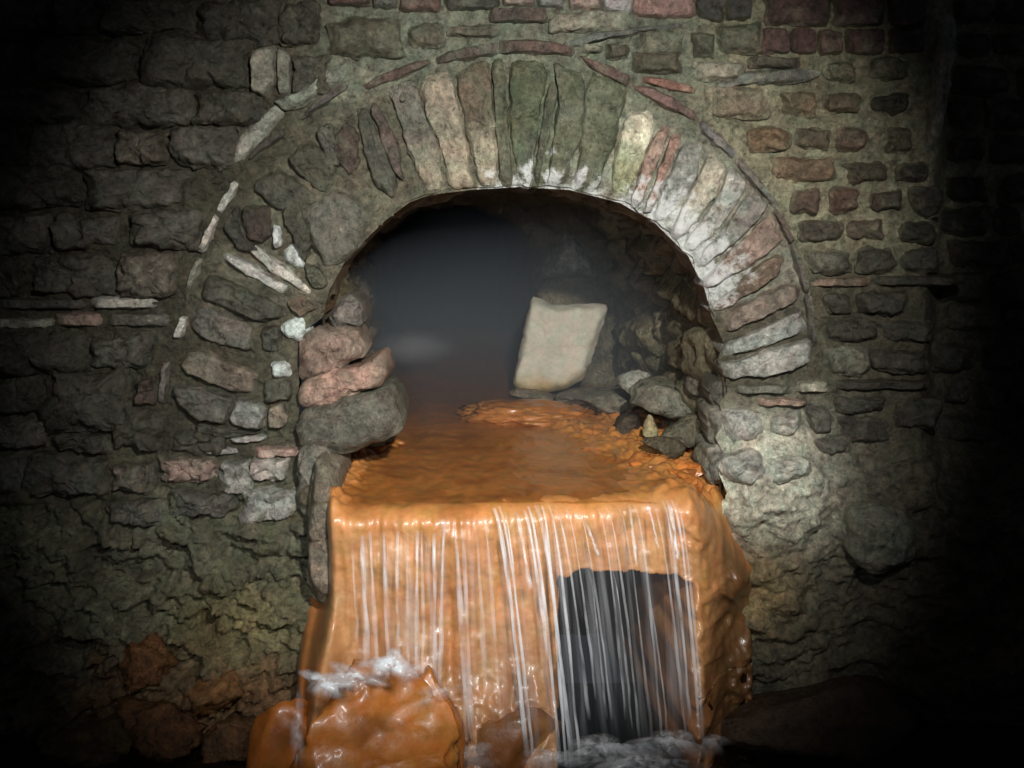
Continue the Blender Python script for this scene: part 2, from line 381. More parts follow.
arch = mesh_obj('stone_arch', np.concatenate([v_, soff]), np.concatenate([f_, sf]), M_MORTAR, None,
                np.concatenate([t_, np.tile(np.append(lin((120, 96, 70)), .05), (len(soff), 1))]))
tag(arch, 'semicircular stone arch with white limescale and green algae around the drain mouth', 'arch')

def vtint(moss=0.0, limey=1.0, foot=None):
    def fn(V, t):
        l = lime_at(V[:, 0], V[:, 2])*limey
        n = fbm(V*13, 3)
        t = t.copy(); t[:, :3] += (lin((86, 91, 70))-t[:, :3])*np.clip(moss*(.8+.9*n), 0, 1)[:, None]*(1-np.clip(l, 0, 1))[:, None]
        if foot is not None:
            r = np.hypot(V[:, 0]-AC[0], V[:, 2]-AC[1]); f = sm(AR+.26, AR+.1, r)
            t[:, :3] += (lin(foot)-t[:, :3])*f[:, None]
        t[:, 3] += l*.56
        return t
    return fn
VOUSSOIRS = [
    ([(224, 224), (240, 202), (247, 236), (262, 252), (240, 250)], GD, .1, 0, None),
    ([(286, 302), (300, 294), (320, 306), (302, 318)], BR, .1, 0, None),
    ([(262, 328), (280, 324), (284, 350), (264, 354)], GD, .1, 0, None),
    ([(264, 378), (292, 380), (293, 398), (268, 402)], GD, .1, 0, None),
    ([(196, 420), (230, 427), (264, 431), (230, 436), (200, 432)], GD, .1, 0, None),
    ([(304, 262), (320, 268), (330, 286), (316, 288)], GO, .1, 0, None),
    ([(280, 206), (300, 200), (312, 240), (306, 262), (296, 236)], GO, .1, 0, None),
    ([(398, 84), (404, 82), (408, 100), (402, 104)], G, .1, 0, None),  # outline in the photograph, colour, moss, lime, colour of the foot
    ([(175, 384), (201, 386), (236, 396), (229, 423), (195, 414), (179, 398)], G, 0, 0, None),
    ([(238, 396), (262, 402), (268, 412), (262, 428), (231, 423)], LG, 0, 0, None),
    ([(270, 405), (286, 400), (291, 415), (285, 426), (270, 427)], TN, 0, 0, None),
    ([(182, 369), (189, 347), (222, 355), (260, 375), (258, 393), (232, 390)], TN, 0, 0, None),
    ([(190, 330), (200, 302), (257, 327), (250, 350), (227, 345)], G, 0, 0, None),
    ([(200, 297), (213, 273), (277, 303), (284, 313), (262, 322)], GD, .2, 0, None),
    ([(244, 205), (271, 209), (275, 235), (262, 242), (248, 238)], DB, 0, 0, None),
    ([(252, 186), (278, 168), (322, 196), (306, 222), (276, 206)], GD, .2, 0, None),
    ([(286, 160), (312, 140), (338, 166), (330, 192), (318, 190)], GO, .2, 0, None),
    ([(304, 208), (334, 190), (377, 214), (349, 257), (326, 266), (314, 245)], G, .1, 0, None),
    ([(316, 132), (332, 122), (338, 142), (342, 166), (330, 164)], G, 0, 0, None),
    ([(334, 140), (345, 122), (357, 130), (361, 169), (351, 180), (340, 163)], DB, 0, 0, None),
    ([(356, 112), (368, 108), (382, 142), (398, 182), (392, 198), (376, 182), (362, 140)], GD, .1, 0, None),
    ([(370, 105), (377, 103), (401, 150), (404, 182), (394, 172), (381, 136)], (118, 94, 82), 0, 0, None),
    ([(388, 90), (417, 80), (423, 112), (441, 155), (446, 188), (424, 194), (404, 131)], G, 0, .3, (140, 132, 116)),
    ([(420, 82), (451, 73), (460, 112), (469, 160), (474, 186), (450, 188), (441, 145), (425, 112)], TN, 0, .5, (152, 143, 126)),
    ([(455, 75), (488, 61), (494, 105), (495, 145), (498, 184), (480, 185), (471, 145), (462, 105)], BR, .35, .7, (152, 143, 126)),
    ([(491, 61), (504, 61), (507, 112), (513, 187), (501, 187), (496, 117)], GO, .4, .2, None),
    ([(509, 64), (543, 62), (546, 77), (537, 131), (532, 185), (517, 185), (511, 131)], (92, 98, 76), .9, .9, None),
    ([(549, 79), (558, 87), (556, 103), (546, 149), (539, 184), (534, 184), (542, 118)], GO, .3, .3, None),
    ([(552, 62), (584, 75), (582, 130), (571, 165), (565, 184), (547, 184), (552, 149), (560, 100)], (124, 120, 96), .7, 1, None),
    ([(587, 72), (628, 90), (618, 124), (602, 172), (597, 190), (572, 188), (581, 149)], (118, 122, 92), .75, 1, None),
    ([(628, 110), (650, 112), (653, 130), (634, 180), (627, 198), (609, 196), (617, 145)], CR, .15, .6, (150, 150, 120)),
    ([(659, 126), (670, 128), (660, 155), (645, 190), (638, 207), (630, 200), (645, 160)], (168, 124, 104), .1, .9, None),
    ([(671, 132), (682, 138), (665, 172), (653, 208), (641, 212), (661, 165)], (176, 120, 96), 0, .9, None),
    ([(685, 140), (704, 147), (696, 178), (666, 222), (652, 220), (665, 182)], LG, 0, 1, None),
    ([(706, 155), (726, 163), (717, 192), (680, 240), (668, 234), (697, 182)], (196, 184, 158), 0, 1, None),
    ([(728, 167), (749, 184), (712, 236), (690, 252), (680, 246), (718, 198)], LG, 0, .9, None),
    ([(751, 187), (769, 205), (735, 240), (702, 266), (693, 258), (717, 238)], (146, 140, 132), 0, .8, None),
    ([(770, 211), (786, 238), (745, 267), (708, 288), (702, 280), (730, 252)], (152, 118, 100), 0, .7, None),
    ([(752, 269), (774, 254), (784, 258), (780, 273), (756, 288), (715, 314), (709, 306), (735, 289)], BR, 0, .7, None),
    ([(728, 311), (782, 285), (797, 285), (799, 299), (762, 316), (726, 333)], (138, 118, 100), 0, 0, None),
    ([(722, 344), (766, 326), (801, 308), (805, 330), (758, 347), (724, 356)], LG, 0, 0, None),
    ([(722, 363), (770, 349), (805, 339), (810, 345), (809, 363), (766, 374), (724, 377)], LG, 0, 0, None),
]
for k, (poly, c, moss, lm, foot) in enumerate(VOUSSOIRS):
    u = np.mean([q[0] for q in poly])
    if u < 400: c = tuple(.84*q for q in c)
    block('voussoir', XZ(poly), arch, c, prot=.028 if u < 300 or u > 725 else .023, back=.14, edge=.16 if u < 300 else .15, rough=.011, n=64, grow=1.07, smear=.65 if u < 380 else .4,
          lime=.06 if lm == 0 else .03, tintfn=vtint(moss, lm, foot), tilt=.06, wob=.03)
ARCH_TILES = [
    ([(362, 87), (376, 77), (430, 58), (432, 64), (390, 82), (367, 91)], (150, 92, 70)),
    ([(433, 60), (445, 52), (499, 42), (500, 54), (460, 60), (437, 65)], (116, 92, 70)),
    ([(501, 41), (545, 41), (573, 47), (572, 56), (530, 53), (501, 54)], (146, 96, 74)),
    ([(581, 56), (628, 75), (627, 87), (590, 68)], (156, 98, 74)),
    ([(631, 85), (649, 87), (696, 112), (696, 122), (654, 101), (634, 91)], (164, 96, 78)),
    ([(698, 119), (736, 152), (733, 160), (700, 131)], (120, 116, 116)),
    ([(738, 158), (776, 201), (772, 206), (735, 164)], (126, 118, 104)),
    ([(776, 208), (793, 240), (788, 243), (772, 212)], (156, 104, 86)),
    ([(795, 244), (808, 290), (803, 292), (790, 247)], (112, 104, 88)),
    ([(808, 296), (817, 344), (811, 346), (803, 298)], (104, 98, 84)),
    ([(304, 119), (310, 108), (345, 82), (349, 88), (325, 105)], (92, 84, 74)),
    ([(250, 156), (270, 138), (282, 130), (285, 136), (262, 152), (251, 161)], (112, 94, 70)),
    ([(235, 180), (241, 182), (222, 216), (216, 212)], (206, 192, 178)),
    ([(215, 215), (221, 218), (205, 251), (199, 249)], (200, 190, 172)),
    ([(198, 258), (203, 260), (192, 290), (187, 288)], (140, 140, 112)),
    ([(182, 315), (189, 317), (183, 338), (175, 338)], (196, 188, 178)),
    ([(165, 360), (171, 362), (166, 402), (160, 402)], (146, 130, 112)),
    ([(225, 252), (248, 262), (285, 284), (280, 291), (250, 275), (226, 259)], (210, 196, 190)),
    ([(246, 236), (279, 263), (317, 291), (314, 298), (277, 275), (244, 245)], (196, 182, 164)),
    ([(231, 436), (268, 434), (268, 439), (232, 441)], LG),
]
for poly, c in ARCH_TILES:
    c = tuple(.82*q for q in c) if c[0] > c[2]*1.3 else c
    block('tile', XZ(poly), arch, c, prot=.026, back=.1, edge=.3, rough=.007, n=36, lime=.06, tilt=.03, wob=.02, desat=.6, corner=.06, grow=1.13)
for poly in ([(283, 254), (291, 241), (302, 243), (307, 270), (287, 264)], [(283, 322), (303, 316), (312, 330), (300, 342), (282, 332)], [(272, 362), (291, 362), (292, 376), (274, 376)], [(274, 222), (282, 224), (284, 244), (276, 250)]):
    block('limescale_patch', XZ(poly), arch, (206, 218, 214), prot=.022, back=.05, edge=.5, rough=.008, lime=.3, n=32)

# ------------------------------------------------------------------ stones of the front wall
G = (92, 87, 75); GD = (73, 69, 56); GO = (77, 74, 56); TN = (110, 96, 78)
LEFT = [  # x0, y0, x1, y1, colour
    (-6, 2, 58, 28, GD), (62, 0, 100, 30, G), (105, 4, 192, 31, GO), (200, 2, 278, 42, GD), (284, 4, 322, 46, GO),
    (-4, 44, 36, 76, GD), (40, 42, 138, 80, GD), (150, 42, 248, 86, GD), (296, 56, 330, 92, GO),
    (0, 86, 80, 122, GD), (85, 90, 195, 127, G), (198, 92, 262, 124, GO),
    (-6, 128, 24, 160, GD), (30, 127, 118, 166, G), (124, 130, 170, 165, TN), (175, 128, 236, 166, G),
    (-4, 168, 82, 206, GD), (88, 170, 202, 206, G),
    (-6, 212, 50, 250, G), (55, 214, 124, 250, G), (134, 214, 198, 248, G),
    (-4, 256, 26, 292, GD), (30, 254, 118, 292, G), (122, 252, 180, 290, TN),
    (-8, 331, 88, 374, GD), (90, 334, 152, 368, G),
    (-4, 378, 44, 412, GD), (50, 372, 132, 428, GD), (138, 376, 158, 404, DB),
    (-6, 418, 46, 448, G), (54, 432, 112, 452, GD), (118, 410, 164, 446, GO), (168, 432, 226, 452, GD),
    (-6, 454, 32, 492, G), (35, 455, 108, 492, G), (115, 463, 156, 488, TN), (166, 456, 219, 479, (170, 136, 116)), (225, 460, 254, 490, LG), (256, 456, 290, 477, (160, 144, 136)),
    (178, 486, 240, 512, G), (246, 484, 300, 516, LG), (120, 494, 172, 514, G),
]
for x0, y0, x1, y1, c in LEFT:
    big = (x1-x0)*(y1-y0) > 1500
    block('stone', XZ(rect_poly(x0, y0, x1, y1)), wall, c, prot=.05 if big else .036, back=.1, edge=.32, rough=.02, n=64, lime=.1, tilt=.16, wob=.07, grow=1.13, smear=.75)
for x0, y0, x1, y1, c in [(-6, 298, 88, 309, G), (92, 296, 160, 308, (196, 186, 172)), (-6, 318, 53, 328, (180, 168, 150)), (58, 312, 106, 326, (150, 116, 100)), (108, 312, 172, 326, G),
                          (200, 436, 228, 442, G), (255, 446, 300, 456, (176, 132, 116)), (203, 447, 240, 453, LG), (196, 424, 226, 431, GO)]:
    block('tile', XZ(rect_poly(x0, y0, x1, y1, .08)), wall, c, prot=.03, back=.1, edge=.35, rough=.006, n=40, lime=.14, tilt=.04, wob=.03)
# square plaster block and the mortar band below it
block('plaster_block', XZ([(253, 50), (278, 46), (278, 84), (268, 98), (254, 93)]), wall, (176, 170, 146), prot=.05, back=.1, edge=.15, rough=.003, tilt=.02, wob=.01)
block('plaster_block', XZ([(279, 47), (292, 54), (293, 95), (279, 99)]), wall, (150, 146, 124), prot=.035, back=.1, edge=.2, rough=.003, tilt=.1, wob=.01)
block('mortar_band', XZ([(229, 168), (238, 138), (262, 116), (276, 106), (286, 112), (268, 134), (246, 162)]), wall, (166, 164, 148), prot=.026, back=.05, edge=.6, rough=.01)
block('mortar_band', XZ([(276, 100), (292, 98), (330, 70), (352, 62), (344, 78), (304, 106), (288, 112)]), wall, (140, 150, 130), prot=.02, back=.05, edge=.7, rough=.01)
# top courses
for x0, y0, x1, y1, c in [(329, -16, 371, 6, (134, 76, 60)), (400, -14, 443, 12, (140, 78, 58)), (446, -14, 499, 10, (70, 68, 58)), (502, -16, 534, 6, (176, 122, 104)), (538, -16, 564, 9, LG),
                          (569, -14, 600, 10, (196, 142, 120)), (602, -14, 632, 13, (190, 178, 184)), (634, -12, 695, 19, (176, 106, 88)), (697, -12, 724, 20, (80, 80, 68)), (726, -12, 750, 20, (76, 76, 62)),
                          (489, 9, 546, 23, (104, 78, 62)), (764, -10, 828, 26, (120, 68, 56)), (831, -10, 884, 26, (116, 64, 52)), (887, -10, 926, 26, (110, 62, 48)),
                          (761, 29, 789, 54, (132, 76, 62)), (791, 29, 815, 54, (116, 64, 52)), (817, 31, 841, 55, (138, 92, 62)), (844, 29, 884, 54, (120, 60, 46)), (888, 29, 924, 54, (100, 58, 44)),
                          (374, -14, 398, 8, (120, 112, 96))]:
    block('brick', XZ(rect_poly(x0, y0, x1, y1, .04)), wall, c, prot=.03, back=.1, edge=.2, rough=.008, n=36, lime=.06, tilt=.05, wob=.03, desat=.62)
for x0, y0, x1, y1, c in [(328, 20, 403, 56, (96, 92, 64)), (408, 22, 445, 48, (104, 100, 74)), (447, 26, 501, 38, (108, 104, 78)), (549, 11, 632, 32, (144, 138, 114)), (637, 30, 684, 55, (124, 126, 96)),
                          (632, 52, 681, 74, (102, 94, 66)), (605, 44, 629, 59, (104, 96, 70)), (716, 22, 762, 54, (98, 100, 74)), (692, 34, 714, 58, (92, 98, 72)), (696, 62, 744, 82, (160, 152, 126)),
                          (576, 44, 602, 54, (140, 136, 110)), (748, 57, 800, 69, (104, 92, 72))]:
    block('stone', XZ(rect_poly(x0, y0, x1, y1, .1)), wall, c, prot=.034, back=.1, edge=.5, rough=.01, n=44, lime=.05, tilt=.08)
block('tile', XZ([(642, 76), (668, 80), (696, 88), (694, 95), (668, 90), (642, 82)]), wall, (164, 100, 76), prot=.026, back=.1, edge=.3, rough=.005, lime=.05)
block('mortar_band', XZ([(702, 86), (742, 72), (800, 68), (822, 74), (800, 84), (744, 86), (706, 92)]), wall, (132, 134, 122), prot=.03, back=.05, edge=.6, rough=.01)
block('mortar_band', XZ([(560, 44), (592, 33), (640, 28), (690, 22), (690, 28), (640, 34), (596, 42), (564, 50)]), wall, (112, 114, 104), prot=.026, back=.05, edge=.6, rough=.01)
# the pebbly courses in pale mortar
for x0, y0, x1, y1, c in [(703, 87, 769, 117, (150, 134, 98)), (781, 92, 812, 117, YB), (823, 95, 858, 112, (136, 116, 78)), (874, 94, 908, 112, GO), (864, 58, 908, 82, (120, 112, 80)), (824, 60, 856, 84, (126, 118, 84)),
                          (746, 127, 785, 154, (148, 108, 60)), (796, 127, 827, 148, (124, 104, 72)), (835, 125, 865, 150, (122, 98, 72)), (883, 129, 909, 152, (104, 92, 64)),
                          (771, 157, 833, 180, (142, 104, 64)), (846, 161, 886, 183, (108, 90, 62)), (894, 163, 926, 183, GD),
                          (790, 189, 818, 214, (120, 90, 66)), (827, 189, 858, 212, (126, 86, 64)), (869, 189, 901, 212, (104, 84, 66)), (912, 189, 942, 214, GD),
                          (798, 220, 842, 243, (96, 84, 66)), (846, 218, 883, 238, (100, 86, 66)), (900, 220, 932, 242, GD),
                          (806, 250, 850, 272, (112, 106, 84)), (856, 248, 896, 270, GO), (902, 250, 940, 270, GD),
                          (824, 292, 852, 314, GD), (858, 292, 904, 312, GD), (822, 320, 872, 342, GO), (878, 318, 930, 340, GD),
                          (824, 350, 866, 374, (116, 112, 90)), (872, 348, 926, 370, GD), (836, 396, 884, 412, GD), (806, 406, 830, 430, G), (836, 418, 890, 440, GD), (894, 400, 940, 430, GD), (808, 436, 846, 452, G)]:
    block('stone', XZ(rect_poly(x0, y0, x1, y1, .16)), wall, c, prot=.03, back=.1, edge=.42, rough=.012, n=48, lime=.0, tilt=.08, wob=.08, corner=.25)
for x0, y0, x1, y1, c in [(810, 277, 870, 287, (160, 120, 92)), (875, 275, 960, 285, GD), (795, 381, 828, 391, (176, 168, 140)), (754, 396, 806, 404, (164, 120, 96)), (735, 384, 790, 392, (130, 122, 106)), (832, 380, 930, 388, GD)]:
    block('tile', XZ(rect_poly(x0, y0, x1, y1, .1)), wall, c, prot=.03, back=.1, edge=.35, rough=.007, n=40, lime=.06, tilt=.04, wob=.05)
for poly, c in [([(720, 409), (740, 407), (760, 413), (762, 431), (745, 438), (727, 440)], LG), ([(767, 415), (797, 409), (799, 423), (789, 433), (768, 433)], (186, 180, 164)),
                ([(716, 452), (752, 444), (764, 462), (748, 478), (720, 474)], (176, 172, 164)), ([(756, 452), (798, 450), (800, 464), (770, 474), (752, 470)], (196, 194, 176)),
                ([(838, 500), (872, 492), (900, 512), (896, 548), (860, 560), (836, 540)], (112, 112, 92))]:
    block('stone', XZ(poly), wall, c, prot=.045, back=.12, edge=.6, rough=.014, n=44, lime=.12, tilt=.12)
# dim courses beyond the plaster strip
rs = random.Random(3)
for r in range(13):
    v0 = -10+r*36+rs.uniform(-4, 4); u = 956+rs.uniform(-6, 10)
    if v0 < 150: u += 12
    while u < 1120:
        wdt = rs.uniform(34, 70)
        block('stone', XZ(rect_poly(u, v0, u+wdt-7, v0+rs.uniform(24, 30), .12)), wall, rs.choice([GD, GO, (84, 78, 66)]), prot=.035, back=.1, edge=.5, rough=.012, n=32)
        u += wdt
block('plaster_strip', XZ([(938, 16), (956, 16), (946, 90), (936, 152), (923, 152), (930, 90)]), wall, (150, 146, 130), prot=.05, back=.2, edge=.3, rough=.006, y0=-.0, tilt=.02, wob=.02)

# jamb stones that stand in the mouth of the drain
for poly, c, y0, bk in [([(298, 342), (319, 328), (358, 330), (366, 354), (344, 366), (327, 374), (300, 380)], (158, 118, 96), -.01, .2),
                    ([(300, 384), (329, 372), (358, 367), (378, 357), (384, 372), (381, 386), (358, 391), (329, 406), (300, 408)], (166, 118, 94), -.03, .25),
                    ([(299, 413), (350, 396), (386, 391), (395, 406), (401, 434), (345, 452), (303, 446)], (104, 98, 82), -.05, .3),
                    ([(329, 313), (343, 296), (360, 300), (362, 326), (335, 328)], (122, 112, 104), .03, .2),
                    ([(710, 382), (734, 376), (737, 402), (712, 405)], (98, 94, 80), .05, .16), ([(706, 409), (732, 404), (739, 441), (712, 446)], (104, 100, 88), .03, .18), ([(704, 448), (733, 442), (739, 480), (708, 484)], (124, 120, 106), .0, .2),
                    ([(298, 444), (330, 450), (328, 480), (322, 516), (300, 510)], (112, 108, 94), -.1, .3)]:
    block('jamb_stone', XZ(poly, y0), wall, c, prot=.032, back=bk, y0=y0, edge=.4, rough=.014, n=52, lime=.08, tilt=.15)
block('flowstone_tongue', XZ([(314, 458), (336, 474), (339, 530), (341, 585), (333, 614), (318, 608), (304, 590), (306, 540), (308, 500)], -.24), wall, (142, 122, 96), prot=.08, back=.26, y0=-.19, edge=.9, rough=.012, n=52, lime=.06)

# ------------------------------------------------------------------ the tunnel
ST = np.array([  # y, left, right, springing, crown
    (-.0, -.575, .65, 1.33, 1.66), (.12, -.58, .635, 1.33, 1.67), (.5, -.60, .60, 1.33, 1.69), (1.0, -.64, .55, 1.33, 1.70), (1.55, -.67, .50, 1.30, 1.68),
    (1.80, -.69, .46, 1.30, 1.66), (1.93, -.70, .13, 1.30, 1.62), (2.6, -.74, .10, 1.3, 1.6), (4.0, -.84, .02, 1.3, 1.6), (6.0, -.95, -.1, 1.3, 1.6)])
ny = 150; nc = 130; ys = np.concatenate([np.linspace(0, 2.2, 120), np.linspace(2.25, 6, 30)])
par = [np.interp(ys, ST[:, 0], ST[:, k]) for k in range(1, 5)]
TV = np.zeros((ny, nc, 3)); s = np.linspace(0, 1, nc)
for a in range(ny):
    xl, xr, zsp, zc = (par[k][a] for k in range(4)); q = []
    for t in s:
        if t < .25: q.append((xl, .55+(zsp-.55)*t/.25))
        elif t > .75: q.append((xr, .55+(zsp-.55)*(1-t)/.25))
        else:
            an = math.pi*(1-(t-.25)/.5); q.append(((xl+xr)/2+(xr-xl)/2*math.cos(an), zsp+(zc-zsp)*math.sin(an)))
    q = np.array(q); TV[a, :, 0] = q[:, 0]; TV[a, :, 1] = ys[a]; TV[a, :, 2] = q[:, 1]
tv = TV.reshape(-1, 3); cen = np.stack([(tv[:, 0]*0-.05), tv[:, 1], tv[:, 2]*0+1.1], 1); dr = cen-tv; dr[:, 1] = 0; dr /= np.linalg.norm(dr, axis=1)[:, None]
w1, w2, wid = worley(np.stack([tv[:, 0]*5, tv[:, 1]*4, tv[:, 2]*7.5], 1))
disp = .05*ridged(tv*np.array((3, 4, 6)), 4)+.05*sm(.0, .35, w2-w1)+.04*(wid-.5)+.018*fbm(tv*22, 3)-.04
disp *= sm(-.02, .25, tv[:, 1]); tv = tv+dr*disp[:, None]
tt = np.tile(np.append(lin((104, 98, 80)), .06), (len(tv), 1)); tt[:, :3] *= (.8+.5*wid)[:, None]
fa = grid_faces(ny, nc, flip=True); col_i = np.tile(np.arange(nc-1), ny-1)
for nm, lo, hi, lab in (('wall_tunnel_left', 0, 32, 'dark rubble side of the drain behind the pink jamb stones'), ('ceiling', 32, 98, 'rough vaulted roof of the drain'), ('wall_tunnel_right', 98, 999, 'lit rubble side of the drain behind the leaning slab')):
    a, b, c = compact(tv, fa[(col_i >= lo) & (col_i < hi)], tt)
    tag(mesh_obj(nm, a, b, M_STONE, None, c), lab, 'wall' if 'wall' in nm else 'vault', kind='structure')
block('lit_patch_block', XZ([(538, 278), (554, 250), (568, 230), (592, 254), (602, 282), (580, 276)], 1.86), bpy.data.objects['wall_tunnel_right'], (140, 142, 140), prot=.07, back=.2, y0=1.86, edge=.5, rough=.012, n=48, lime=.05)  # pale block added to stand for a patch of light in the niche
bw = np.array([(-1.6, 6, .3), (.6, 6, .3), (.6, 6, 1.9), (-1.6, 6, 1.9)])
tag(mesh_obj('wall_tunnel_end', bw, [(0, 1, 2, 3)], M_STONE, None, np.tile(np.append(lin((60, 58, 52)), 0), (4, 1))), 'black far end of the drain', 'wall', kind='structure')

# ------------------------------------------------------------------ orange ledge: bed of the channel, lip and face in one crust
nu = 260; U = np.linspace(-.70, .80, nu)
prof_top = np.concatenate([np.linspace(4.5, 1.2, 40), np.linspace(1.17, -.26, 110)])
LIPY = -.33
nface = 150; nt_ = len(prof_top); nlip = 10; NT = nt_+nlip+nface
LV = np.zeros((nu, NT, 3)); CAV0, CAV1 = P(561, 640, -.3)[0], P(668, 640, -.3)[0]
ztop = P(600, 574, -.32)[2]; zbot = -.1
x = U[:, None]*np.ones((1, NT))
tpar = np.arange(NT)
LV[:, :, 0] = x
rL = .07
retreat = .24*sm(.50, .70, U)+.5*sm(.73, .80, U)+.34*sm(-.50, -.60, U)+.02*fbm(np.stack([U*9, U*0, U*0], 1), 3)
drop = .10*sm(.50, .62, U)+.16*sm(.62, .72, U)
for k in range(NT):
    if k < nt_:
        yy = prof_top[k]; y = np.full(nu, yy) + retreat*sm(.3, -.26, yy); z = np.full(nu, ZF)
    elif k < nt_+nlip:
        a = (k-nt_+1)/nlip*math.pi/2; y = -.26-rL*math.sin(a)+retreat; z = ZF-rL*.7*(1-math.cos(a))+0*y
    else:
        f = (k-nt_-nlip+1)/nface; z = (ZF-rL*.7)*(1-f)+zbot*f+0*U; y = LIPY+retreat+.03*np.sin(f*math.pi)+0*U-.05*f
    LV[:, k, 1] = y; LV[:, k, 2] = z-drop*(1 if k < nt_ else 1)*sm(.25, -.2, y)*(z > .2)
LV[:, :, 1] += (.06*sm(-.5, .5, U)-.03)[:, None]*sm(nt_-60, nt_, np.arange(NT))[None]; LV[:, :, 2] += ((.022*sm(-.5, .5, U)-.011)[:, None]*sm(nt_-40, nt_, np.arange(NT))[None])
lv = LV.reshape(-1, 3)
isface = np.tile(sm(nt_-2, nt_+nlip+6, np.arange(NT)), nu); istop = 1-isface
X, Y, Z = lv.T.copy()
# top: flow marks, crusted margins; face: drip flutes and hanging fringe
flow = .008*fbm(np.stack([X*9+1.2*Y, Y*3.5, X*0], 1), 4)+.0035*ridged(np.stack([X*20+2.5*Y, Y*9, X*0+4], 1), 3)
marg = sm(.30, .52, X+.30*np.clip(Y, 0, 2)+.05*fbm(np.stack([X*8, Y*8, X*0], 1), 2))*sm(1.5, .9, Y)+sm(-.40, -.52, X)*sm(.5, .3, Y)
chunk1, chunk2, cid = worley(np.stack([X*20, Y*20, X*0], 1))
dz = flow+marg*(.012+.02*cid*sm(0, .3, chunk2-chunk1)+.02*ridged(np.stack([X*14, Y*14, X*0+2], 1), 4))
dz += .05*sm(1.1, 0, np.hypot((X-.03)/.30, (Y-1.02)/.2))*0
lv[:, 2] += istop*dz
fl = .009*fbm(np.stack([X*16, Z*3.2, X*0+2], 1), 4)+.004*ridged(np.stack([X*30, Z*4.5, X*0+7], 1), 2)+.006*fbm(np.stack([X*22, Z*20, X*0+7], 1), 3)+.03*fbm(np.stack([X*4, Z*4, X*0+5], 1), 3)
fr = sm(.62, .74, Z)*(.014*ridged(np.stack([X*36, Z*10, X*0+1], 1), 2))
lump = sm(.79, .73, X)*(.13*gauss(X, Z, *P(738, 580, -.2)[[0, 2]], .06, .09)+.06*gauss(X, Z, *P(742, 650, -.2)[[0, 2]], .06, .12)+.05*gauss(X, Z, *P(705, 640, -.25)[[0, 2]], .05, .3)+sm(.45, .52, X)*.03*ridged(np.stack([X*11, Z*13, X*0], 1), 4))
lump += .34*sm(-.47, -.56, X)*sm(-.68, -.6, X)*sm(.5, .22, Z)
lowb = sm(.34, .1, Z)*(.05*ridged(np.stack([X*7, Z*7, X*0+9], 1), 4)+.03)
lv[:, 1] -= isface*(fl*sm(.78, .6, Z)+fr+lump+lowb)
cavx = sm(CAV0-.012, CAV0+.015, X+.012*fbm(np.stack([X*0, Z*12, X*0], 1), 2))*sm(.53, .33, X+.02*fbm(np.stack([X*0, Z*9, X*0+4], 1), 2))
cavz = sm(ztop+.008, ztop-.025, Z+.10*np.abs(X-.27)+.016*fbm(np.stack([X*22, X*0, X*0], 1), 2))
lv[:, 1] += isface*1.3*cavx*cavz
oc = np.tile(lin((198, 132, 74)), (len(lv), 1))
n1 = fbm(np.stack([X*7, Y*7, Z*3.5], 1), 4); n2 = fbm(np.stack([X*26, Y*8, Z*3], 1), 3)
def bl(c, col, f): return c+(lin(col)-c)*np.clip(f, 0, 1)[:, None]
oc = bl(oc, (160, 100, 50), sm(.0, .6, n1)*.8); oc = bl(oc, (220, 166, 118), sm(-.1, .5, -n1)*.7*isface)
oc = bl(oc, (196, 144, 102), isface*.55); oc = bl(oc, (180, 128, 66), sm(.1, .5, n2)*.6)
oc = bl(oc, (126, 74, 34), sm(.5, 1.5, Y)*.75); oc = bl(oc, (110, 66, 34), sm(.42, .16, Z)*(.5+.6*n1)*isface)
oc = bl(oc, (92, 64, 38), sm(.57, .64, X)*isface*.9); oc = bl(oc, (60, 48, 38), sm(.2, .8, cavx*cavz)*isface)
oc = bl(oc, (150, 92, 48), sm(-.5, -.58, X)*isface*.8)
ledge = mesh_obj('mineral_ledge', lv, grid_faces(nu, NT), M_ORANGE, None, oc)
tag(ledge, 'orange iron-crusted ledge and face that the water spills over below the arch', 'ledge')
# broken crust flakes along the far margin
def rock_geo(size, seed, sub=3, cuts=7, rough=.12):
    import bmesh
    bm = bmesh.new(); bmesh.ops.create_icosphere(bm, subdivisions=sub, radius=1); p = np.array([v.co[:] for v in bm.verts]); f = [[v.index for v in q.verts] for q in bm.faces]; bm.free()
    r = np.random.RandomState(seed)
    for _ in range(cuts):
        nrm = r.normal(size=3); nrm /= np.linalg.norm(nrm); o = r.uniform(.55, .82)
        p = p-np.maximum(0, p@nrm-o)[:, None]*nrm*.92
    p = p*(1+rough*fbm(p*1.7+seed*3.1, 4)+rough*.5*ridged(p*4+seed, 4)+rough*.35*fbm(p*9+seed, 3))[:, None]
    return p*np.array(size), f
def rock(name, loc, size, col, seed, parent=None, rot=0, sub=3, cuts=7, rough=.12, mat=None, lime=.05, tintfn=None, smooth=True):
    p, f = rock_geo(size, seed, sub, cuts, rough)
    c, s_ = math.cos(rot), math.sin(rot); p = np.stack([p[:, 0]*c-p[:, 2]*s_, p[:, 1], p[:, 0]*s_+p[:, 2]*c], 1)+np.array(loc)
    t = np.tile(np.append(lin(col), lime), (len(p), 1))
    if tintfn: t = tintfn(p, t)
    return mesh_obj(name, p, f, mat or M_STONE, parent, t, origin=loc, smooth=smooth)
r0 = random.Random(5)
